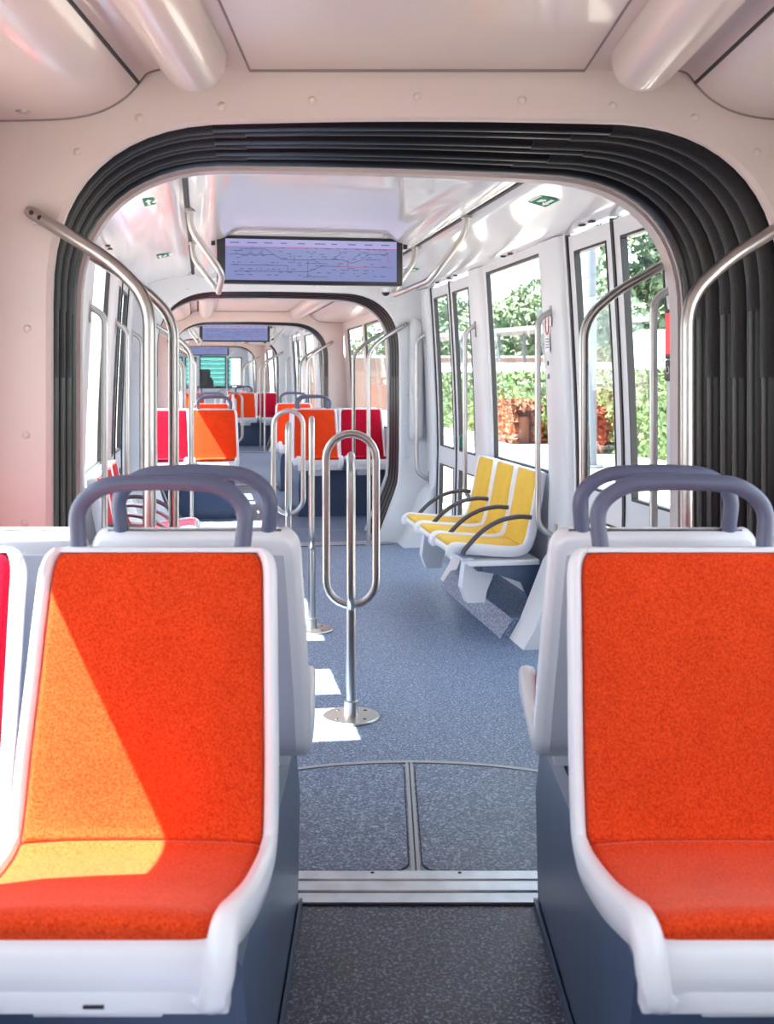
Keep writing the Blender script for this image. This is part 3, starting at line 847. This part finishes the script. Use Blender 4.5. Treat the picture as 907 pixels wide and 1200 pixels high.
# trombone poles
def trombone(s_, M4, kind, label):
    t = thing('trombone_pole', label, 'grab pole', M4, 'loop-shaped steel poles standing in the aisle')
    r = 0.0165
    def loop(w, z0, z1, ax, off=(0, 0)):
        pts = []; h = w/2
        for k in range(13): a = PI*k/12; pts.append((h*math.cos(a), z1-h+h*math.sin(a)))
        for k in range(13): a = PI+PI*k/12; pts.append((h*math.cos(a), z0+h+h*math.sin(a)))
        if ax == 'x': return [Vector((p+off[0], off[1], q)) for p, q in pts]
        return [Vector((off[0], p+off[1], q)) for p, q in pts]
    if kind == 'cross':
        MB().tube(loop(0.205, 0.462, 1.165, 'x'), r, 14, ring=True).build('wide_loop', 'steel', t)
        MB().tube(loop(0.150, 0.455, 1.075, 'y'), r, 14, ring=True).build('crosswise_loop', 'steel', t)
    else:
        MB().tube(loop(0.205, 0.462, 1.165, 'y'), r, 14, ring=True).build('wide_loop', 'steel', t)
    MB().tube([(0, 0, 0.01), (0, 0, 0.47)], 0.0205, 16).build('pole', 'steel', t)
    mb = MB(); secs = []
    for z, q in ((0, 0.118), (0.008, 0.118), (0.012, 0.112), (0.014, 0.03), (0.07, 0.029), (0.073, 0.021)):
        secs.append([(q*math.cos(a), q*math.sin(a), z) for a in [2*PI*k/32 for k in range(32)]])
    mb.loft(secs); b = mb.build('base_flange', 'steel', t, sharp=0.5)
    mb = MB()
    for k in range(4):
        a = PI/4+PI/2*k; dome(mb, (0.08*math.cos(a), 0.08*math.sin(a), 0.0125), (0, 0, 1), 0.008, 0.003, 10)
    mb.build('bolts', 'rubber', b)
rB = MOD['B'].to_euler().z
trombone('B', Matrix.Translation((-0.135, 4.41, 0)), 'cross', 'nearest loop-shaped steel pole standing in the aisle, round floor flange')
trombone('B', Matrix.Translation((-0.398, 5.92, 0)) @ Matrix.Rotation(0.07, 4, 'Z'), 'edge', 'steel pole with its loop seen edge-on, behind the nearest looped pole')
trombone('B', Matrix.Translation((-0.655, 7.36, 0)), 'cross', 'farther loop-shaped steel pole in front of the distant orange seats')
trombone('D', at('D', -0.12, 1.1), 'cross', 'first distant looped pole in the fourth section')
trombone('D', at('D', -0.12, 4.6), 'cross', 'second distant looped pole in the fourth section')

# ------------------------------------------------------------ hanging screens
def screen(s_, v, label):
    t = thing('ceiling_screen', label, 'screen', at(s_, 0, v, 1.945), 'wide information screens hanging from the ceiling')
    w, h = 0.555, 0.285
    MB().box(-w, w, 0, 0.07, 0, h, 0.012).build('screen_casing', 'blackp', t)
    x0, x1, z0, z1 = -0.505, 0.515, 0.022, h-0.022
    sc = MB().box(x0, x1, -0.003, 0.0, z0, z1).build('display', 'screen', t)
    MB().box(x0, x1, -0.004, -0.0032, z1-0.045, z1).build('display_header', 'screentop', sc)
    mb = MB(); rnd = random.Random(3)
    def ln(pts, q=0.0016):
        for a, b in zip(pts, pts[1:]):
            a = Vector((a[0], -0.0045, a[1])); b = Vector((b[0], -0.0045, b[1])); d = (b-a).normalized(); n = Vector((-d.z, 0, d.x))*q
            mb.add([a+n, b+n, b-n, a-n], [(0, 1, 2, 3)])
    ln([(-.48, .172), (-.22, .172), (-.17, .145), (.02, .145), (.05, .125), (.10, .125)])
    ln([(-.42, .205), (-.27, .205), (-.22, .172)]); ln([(-.48, .11), (-.14, .11), (-.14, .075)]); ln([(-.45, .075), (-.02, .075), (.06, .11), (.16, .11)])
    ln([(-.02, .04), (-.02, .145)]); ln([(.0, .15), (.19, .15), (.24, .13), (.30, .15), (.34, .185), (.46, .185)]); ln([(.22, .15), (.22, .10), (.26, .10)])
    ln([(.13, .15), (.18, .19)]); ln([(.24, .15), (.30, .195)]); ln([(-.14, .13), (-.10, .13), (-.10, .172)]); ln([(-.05, .045), (.10, .045)])
    for k in range(150):
        row = rnd.choice([.205, .172, .158, .145, .118, .104, .08, .062, .045, .185]); x = rnd.uniform(-.47, .46)
        ln([(x, row+.008), (x+rnd.uniform(.01, .03), row+.008)], 0.0019)
    for k in range(10): x = -.48+.1*k; ln([(x, z1-.022), (x+rnd.uniform(.03, .07), z1-.022)], 0.0026)
    mb.build('route_map', 'mapline', sc, smooth=False)
    mb = MB(); ln([(x0, z1-.047), (x1, z1-.047)], .0016); ln([(.16, .108), (.50, .108)], .0018); ln([(.46, .19), (.46, .145), (.48, .145)], .0014); mb.build('red_map_line', 'mapred', sc, smooth=False)
    MB().box(-0.50, 0.50, 0.01, 0.05, h, 0.302).build('mounting_bar', 'white', t)
    for x in (-0.575, 0.575): MB().box(x-0.012, x+0.012, 0.02, 0.05, h-0.06, h+0.0, 0.003).build('side_bracket', 'rubber', t)
screen('B', 3.13, 'nearest wide screen hanging from the ceiling showing a route map')
screen('D', 2.9, 'second, smaller looking blue screen hanging beyond the second arch')
screen('F', 3.0, 'third and farthest blue screen, hanging just before the cab windows')

# ------------------------------------------------------------ small things on walls and ceiling
def sticker(s_, u, v, label, flip=1):
    sd_ = 1 if u > 0 else -1
    za = 2.198+(abs(u)-.90)*(-0.26) if abs(u) > .8 else 2.21
    ang = math.atan2(0.206, 1)
    Mx = at(s_, u, v, za-0.004) @ Matrix.Rotation(sd_*math.atan(0.24), 4, 'Y') @ Matrix.Rotation(0 if sd_ > 0 else PI, 4, 'Z')
    t = thing('exit_sticker', label, 'sticker', Mx, 'green emergency exit stickers')
    # long side runs along the sloping panel's length
    MB().box(-0.065, 0.065, -0.10, 0.10, -0.0015, 0.0, ).build('green_sheet', 'green', t)
    mb = MB()
    def pl(p): mb.prism(p, 'z', -0.0028, -0.0014)
    pl([(0.035, -0.075), (0.05, -0.075), (0.05, 0.03), (0.035, 0.03)])      # arrow shaft
    pl([(0.058, 0.02), (0.058, 0.02), (0.0425, 0.075), (0.024, 0.02)])
    pl([(-0.05, -0.08), (-0.012, -0.08), (-0.012, -0.068), (-0.05, -0.068)])  # lettering block
    for k in range(5): pl([(-0.045, -0.055+.026*k), (-0.015, -0.055+.026*k), (-0.015, -0.04+.026*k), (-0.045, -0.04+.026*k)])
    pl([(0.0, -0.03), (0.02, -0.05), (0.028, -0.02), (0.012, 0.03), (0.0, 0.04)])  # figure
    mb.build('white_symbols', 'paper', t)
sticker('B', 0.87, 1.46, 'green and white exit sticker on the sloping ceiling panel at right')
sticker('B', -0.84, 1.80, 'green and white exit sticker on the sloping ceiling panel at left')
sticker('B', 0.87, 4.6, 'far green exit sticker on the right ceiling panel past the hanging rail')
sticker('B', -0.87, 4.0, 'far green exit sticker on the left ceiling panel past the hanging rail')

# small slots above windows
for s_ in 'BD':
    mb = MB()
    for sd_ in (-1, 1):
        for v in (1.0, 1.12, 1.55, 1.68, 2.9, 3.05, 4.3, 4.5, 4.9):
            mb.box(sd_*1.155-0.012, sd_*1.155+0.012, v-0.018, v+0.018, 2.120, 2.1262)
    struct(mb, nm('trim'), 'gap', MOD[s_])
def cctv(s_, u, v, label):
    t = thing('camera_dome', label, 'security camera', at(s_, u, v, 2.10), None)
    MB().tube([(0, 0, 0.03), (0, 0, -0.005)], 0.045, 20).build('mount', 'white', t)
    mb = MB(); dome(mb, (0, 0, -0.005), (0, 0, -1), 0.034, 0.032, 18); mb.build('lens_dome', 'blackp', t)
cctv('B', 0.86, LEN['B']-GAP-0.13, 'small black security camera dome under the ceiling before the second arch')
cctv('D', 0.86, LEN['D']-GAP-0.13, 'tiny distant security camera dome in the fourth section')

# notices on the pillar by the first door
t = thing('safety_notice', 'white notice with a red sign stuck on the pillar beside the right handrail', 'notice', at('B', U(1.66)-0.0285, 2.31, 1.66))
MB().box(-0.0012, 0, -0.038, 0.038, -0.13, 0.13).build('notice_sheet', 'paper', t)
mb = MB(); ring = [Vector((-0.002, 0.026*math.cos(a), 0.02+0.055*math.sin(a))) for a in [2*PI*k/24 for k in range(24)]]
mb.tube(ring, 0.0035, 6, ring=True, flat=1.0); mb.build('red_sign', 'redink', t)
mb = MB()
for k, (w, z) in enumerate([(0.06, 0.115), (0.05, 0.10), (0.055, -0.06), (0.06, -0.075), (0.05, -0.09), (0.055, -0.105)]): mb.box(-0.0022, -0.001, -w/2, w/2, z-0.003, z+0.003)
mb.build('print', 'bluink', t)
o = MB().box(-0.004, 0, -0.010, 0.010, -0.012, 0.012, 0.001).build('key_switch', 'bluink', None, at('B', U(1.47)-0.0285, 2.33, 1.47)); tag(o, 'upper small grey key switch on the pillar below the notice', 'switch')
o = MB().box(-0.004, 0, -0.013, 0.013, -0.013, 0.013, 0.001).build('key_switch', 'bluink', None, at('B', U(1.40)-0.0285, 2.33, 1.40)); tag(o, 'lower small grey key switch on the pillar below the notice', 'switch')
# red display panel beside the first door
t = thing('door_control_panel', 'narrow wall panel with lit red display beside the nearest right door', 'control panel', at('B', U(1.4)+0.004, 0.845, 0))
MB().box(-0.014, 0.0, -0.038, 0.038, 1.0, 1.9, 0.004).build('panel_plate', 'white', t)
MB().box(-0.022, -0.012, -0.034, 0.034, 1.47, 1.68, 0.003).build('display_frame', 'blackp', t)
MB().box(-0.0245, -0.0215, -0.025, 0.025, 1.49, 1.655).build('red_display', 'redled', t)
MB().box(-0.022, -0.012, -0.034, 0.034, 1.38, 1.465, 0.003).build('button_box', 'blackp', t)
mb = MB(); mb.tube([Vector((-0.024, 0.003+0.014*math.cos(a), 1.425+0.014*math.sin(a))) for a in [2*PI*k/16 for k in range(16)]], 0.002, 6, ring=True); mb.build('button_ring', 'paper', t)
# green knob
t = thing('emergency_handle', 'round green emergency handle on the far right door', 'handle', at('B', U(0.95)-0.0, 4.36, 0.93))
MB().tube([(0.005, 0, 0), (-0.012, 0, 0), (-0.03, 0, 0), (-0.034, 0, 0)], [0.02, 0.02, 0.05, 0.044], 20).build('knob', 'lgreen', t)
MB().box(-0.045, -0.034, -0.010, 0.010, -0.04, 0.04, 0.003).build('turn_grip', 'lgreen', t)
# vertical casing at the end of the second section
t = thing('wall_casing', 'tall rounded white casing on the right wall between second door and arch', 'casing', at('B', 1.135, LEN['B']-GAP-0.01, 0))
pts = [(x, y) for x, y in [(-0.055, 0), (-0.055, -0.05), (-0.03, -0.075), (0.03, -0.075), (0.055, -0.05), (0.055, 0)]]
mb = MB(); secs = []
for z, f in ((0.86, 0.5), (0.88, 0.9), (0.92, 1), (1.3, 1), (1.75, 1), (1.84, 0.9), (1.88, 0.5)): secs.append([(x*f, y*f, z) for x, y in pts])
mb.loft(secs); mb.build('casing_body', 'white', t, sharp=1.0)
MB().box(-0.025, 0.0, -0.079, -0.074, 1.10, 1.13).build('label_plate', 'backp', t)

# ------------------------------------------------------------ cab end
Fm = MOD['F']; v = 5.35
def wall_xz(mb, v, x0, x1, z0, z1, holes, th):
    xs = sorted(set([x0, x1]+[h[0] for h in holes]+[h[1] for h in holes])); zs = sorted(set([z0, z1]+[h[2] for h in holes]+[h[3] for h in holes]))
    for a, b in zip(xs, xs[1:]):
        for c, d in zip(zs, zs[1:]):
            if any(h[0] <= (a+b)/2 <= h[1] and h[2] <= (c+d)/2 <= h[3] for h in holes): continue
            mb.box(a, b, v, v+th, c, d)
    return mb
H = [(-1.0, -0.62, 1.08, 1.92), (-0.52, -0.24, 1.08, 1.92), (-0.12, 0.58, 1.08, 1.95), (0.66, 1.02, 1.08, 1.92)]
struct(wall_xz(MB(), v, -1.25, 1.25, -0.02, 2.30, H, 0.04), 'wall_cab', 'white', Fm)
for h in H:
    o = bpy.data.objects.new(nm('window'), None); C.objects.link(o); o.matrix_world = Fm; o['kind'] = 'structure'
    wall_xz(MB(), v-0.004, h[0]-0.02, h[1]+0.02, h[2]-0.02, h[3]+0.02, [(h[0]+.012, h[1]-.012, h[2]+.012, h[3]-.012)], 0.02).build('window_gasket', 'rubber', o)
    MB().add([(h[0], v+.01, h[2]), (h[1], v+.01, h[2]), (h[1], v+.01, h[3]), (h[0], v+.01, h[3])], [(0, 1, 2, 3)]).build('window_pane', 'glass', o)
# cab shell: low nose, corner posts, roof
mb = MB(); mb.box(-1.2, 1.2, v+.04, v+2.2, -0.05, 0.0); mb.box(-1.2, 1.2, v+.04, v+2.0, 2.25, 2.3)
for sd_ in (-1, 1):
    mb.loft([[(sd_*1.22, v+.04, 0), (sd_*1.25, v+.04, 0), (sd_*1.25, v+.04, 0.95), (sd_*1.22, v+.04, 0.95)], [(sd_*1.05, v+2.0, 0), (sd_*1.08, v+2.0, 0), (sd_*1.08, v+2.0, 0.95), (sd_*1.05, v+2.0, 0.95)]])
    mb.tube([(sd_*1.05, v+2.1, 0.9), (sd_*1.03, v+1.9, 2.27)], 0.05, 8)
mb.loft([[(-1.08, v+2.1, 0), (-1.08, v+2.16, 0), (-1.08, v+2.05, 1.0), (-1.08, v+1.95, 1.0)], [(1.08, v+2.1, 0), (1.08, v+2.16, 0), (1.08, v+2.05, 1.0), (1.08, v+1.95, 1.0)]])
struct(mb, 'wall_nose', 'white', Fm)
t = thing('driver_chair', 'black high-backed driver seat behind the cab window', 'seat', Fm @ Matrix.Translation((0.03, v+0.75, 0)))
mb = MB(); mb.loft([[(x*f*1.0, y, z) for x, y in ((-.25, -.06), (.25, -.06), (.25, .06), (-.25, .06))] for z, f in ((0.55, .9), (0.9, 1.05), (1.25, 1.0), (1.38, .75))]); mb.build('backrest', 'tread', t, sharp=1.2)
mb = MB(); mb.loft([[(x*f, y, z) for x, y in ((-.16, -.05), (.16, -.05), (.16, .05), (-.16, .05))] for z, f in ((1.34, .7), (1.42, 1.0), (1.56, 1.0), (1.61, .7))]); mb.build('headrest', 'tread', t, sharp=1.2)
MB().box(-.26, .26, 0.0, .5, .45, .58, .03).build('seat_base', 'tread', t); MB().tube([(0, .2, 0), (0, .2, .46)], .06, 12).build('pedestal', 'tread', t)
t = thing('driver_desk', 'dark driving desk in the far cab', 'desk', Fm @ Matrix.Translation((0.35, v+1.4, 0)))
MB().box(-.5, .5, -.05, .4, 0.0, 1.12, .03).build('desk_body', 'tread', t); MB().box(-.22, .0, -.056, -.048, 1.0, 1.09).build('desk_screen', 'backp', t)

# ------------------------------------------------------------ outdoors
G = -0.35
mb = MB(); mb.add([(-120, -60, G), (120, -60, G), (120, 160, G), (-120, 160, G)], [(0, 1, 2, 3)]); struct(mb, 'ground', 'gravel', None)
def leaves(mb, gen, n, size, rnd):
    for k in range(n):
        c = Vector(gen(rnd)); a = Vector((rnd.gauss(0, 1), rnd.gauss(0, 1), rnd.gauss(0, 1))).normalized(); b = a.orthogonal().normalized()
        s_ = size*rnd.uniform(.6, 1.4); w = a.cross(b)
        mb.add([c-a*s_, c+b*s_*.5, c+a*s_, c-b*s_*.5], [(0, 1, 2, 3)])
def hedge(p, q, h, w, m, label, n, seed):
    p = Vector(p); q = Vector(q); d = q-p; L_ = d.length; ang = math.atan2(d.y, d.x)
    t = thing('hedge', label, 'hedge', Matrix.Translation((p.x, p.y, G)) @ Matrix.Rotation(ang, 4, 'Z'), 'hedges along the track')
    rnd = random.Random(seed)
    MB().box(0.2, L_-.2, -w/2+.25, w/2-.25, 0, h-.3, .03).build('hedge_core', m, t)
    def gen(r):
        x = r.uniform(0, L_); k = r.random()
        if k < .4: return (x, r.uniform(-w/2, -w/2+.15), r.uniform(.02, h))
        if k < .7: return (x, r.uniform(w/2-.15, w/2), r.uniform(.02, h))
        return (x, r.uniform(-w/2, w/2), h+r.uniform(-.12, .06)+.05*math.sin(x*2))
    mb = MB(); leaves(mb, gen, n, .085, rnd); mb.build('foliage', m, t, smooth=False)
def along_h(y): return (5.5-(y-22.5)*0.2533, y)
def beside(y, off): p = along_h(y); return (p[0]+off, p[1])
hedge(beside(12, .5), beside(26.5, .5), 1.80, .9, 'leaf', 'tall green hedge seen through the nearest right door', 9000, 1)
hedge(beside(26.55, .5), beside(44, .5), 1.78, .9, 'leaf', 'green hedge running away behind the yellow seats', 9000, 5)
hedge(beside(24.1, -.5), beside(25.4, -.5), 1.0, .8, 'leafred', 'low rust coloured shrub seen between the nearest door frames', 3500, 2)
hedge(beside(27.7, -.5), beside(29.6, -.5), 1.0, .8, 'leafred', 'low orange-brown shrub seen through the big side window', 4500, 4)
mb = MB()
def tree(x, y, h, rad, label, seed, m='leafd', n=5200, low=0.35):
    t = thing('tree', label, 'tree', Matrix.Translation((x, y, G)), 'trees beyond the track'); rnd = random.Random(seed)
    MB().tube([(0, 0, 0), (0.05, 0, h*.35), (0, .1, h*.75)], [.22, .17, .06], 10).build('trunk', 'bark', t)
    blobs = [(rnd.gauss(0, rad*.38), rnd.gauss(0, rad*.38), h*(low+(1-low)*rnd.random()**.9)*.93, rad*rnd.uniform(.35, .6)) for _ in range(16)]
    def gen(r):
        b = r.choice(blobs); d = Vector((r.gauss(0, 1), r.gauss(0, 1), r.gauss(0, .9))).normalized()*b[3]*r.uniform(.7, 1.0); return (b[0]+d.x, b[1]+d.y, b[2]+d.z)
    mb = MB(); leaves(mb, gen, n, .22, rnd); mb.build('crown', m, t, smooth=False)
tree(11.5, 47, 9.2, 2.6, 'tall green tree seen through the nearest door top', 11)
tree(8.6, 44, 6.5, 2.0, 'tree showing behind the steel mast', 12)
tree(9.2, 62, 7.2, 3.2, 'tree at the right edge of the big window view', 13)
tree(9.0, 75, 7.6, 2.6, 'pale green tree rising above the shelter roof', 14, 'leaf')
tree(7.2, 75, 5.6, 3.2, 'low rounded tree behind the shelter roof', 15)
tree(4.8, 78, 7.0, 3.0, 'tree at the left of the big window view', 16)
tree(2.6, 76, 7.4, 3.0, 'distant tree seen through the far door', 17)
tree(14.5, 52, 8.0, 2.6, 'green tree right of the tall door tree', 18)

# mast
t = thing('lighting_mast', 'tall grey steel mast outside the nearest right door', 'mast', Matrix.Translation((3.92, 20.6, G)))
MB().tube([(0, 0, 0), (0, 0, 9)], [.16, .12], 20).build('mast_pole', 'mast', t); MB().tube([(0, 0, 0), (0, 0, .05)], .28, 20).build('base_plate', 'mast', t)
# platform shelter and parked trams
t = thing('platform_shelter', 'open platform shelter with a pale sloping roof on posts', 'shelter', Matrix.Translation((6.2, 46, G)) @ Matrix.Rotation(-0.25, 4, 'Z'))
mb = MB(); mb.prism([(-5, 3.3), (5, 3.95), (5, 4.15), (-5, 3.45)], 'y', -2.0, 2.0); mb.build('roof', 'roof', t, sharp=.4)
for x in (-4.3, -2.9, -1.3, -.2, 1.6, 3.0, 4.4): MB().tube([(x, 0, 0), (x, 0, 3.6)], .08, 10).build('post', 'mast', t)
def ptram(x, y, L_, rz, label):
    t = thing('parked_tram', label, 'tram', Matrix.Translation((x, y, G)) @ Matrix.Rotation(rz, 4, 'Z'), 'white trams parked beyond the hedge')
    body = MB().box(-L_/2, L_/2, -1.2, 1.2, .25, 3.2, .2, 3).build('tram_body', 'tramw', t)
    MB().box(-L_/2+.4, L_/2-.4, -1.23, 1.23, 1.0, 1.35, .03).build('window_band', 'tramg', t)
    MB().box(-L_/2+.5, L_/2-.5, -1.0, 1.0, 0.0, .3).build('underframe', 'rubber', t)
ptram(12.4, 33.8, 9, -0.15, 'white parked tram seen through the nearest right door')
t = thing('boundary_wall', 'pinkish boundary wall behind the platform', 'wall', Matrix.Translation((8, 55, G)))
MB().box(-12, 12, 0, .3, 0, 2.7).build('wall_body', 'brick', t); MB().box(-12, 12, -.05, .35, 2.7, 2.8).build('coping', 'tramw', t)
t = thing('white_barrier', 'low white wall beyond the hedge seen through the big window', 'barrier', Matrix.Translation((6.0, 39, G)) @ Matrix.Rotation(-0.25, 4, 'Z'))
MB().box(-4.0, 4.0, 0, .3, 0, 2.2, .02).build('barrier_panel', 'tramw', t); MB().box(-4.0, 4.0, -.02, .32, 2.2, 2.26).build('barrier_coping', 'roof', t)
# teal hall behind the cab
t = thing('workshop_hall', 'teal slatted hall seen through the far cab windows', 'building', Matrix.Translation((-8.9, 47, G)))
MB().box(-2.6, 2.5, .06, 4, 0, 4.6).build('hall_body', 'tramw', t)
mb = MB()
for k in range(22):
    z = .05+.2*k; mb.prism([(0.06, z), (-.02, z+.02), (0.02, z+.18), (0.06, z+.19)], 'x', -2.5, 2.2)
mb.build('slatted_shutter', 'teal', t, smooth=False)
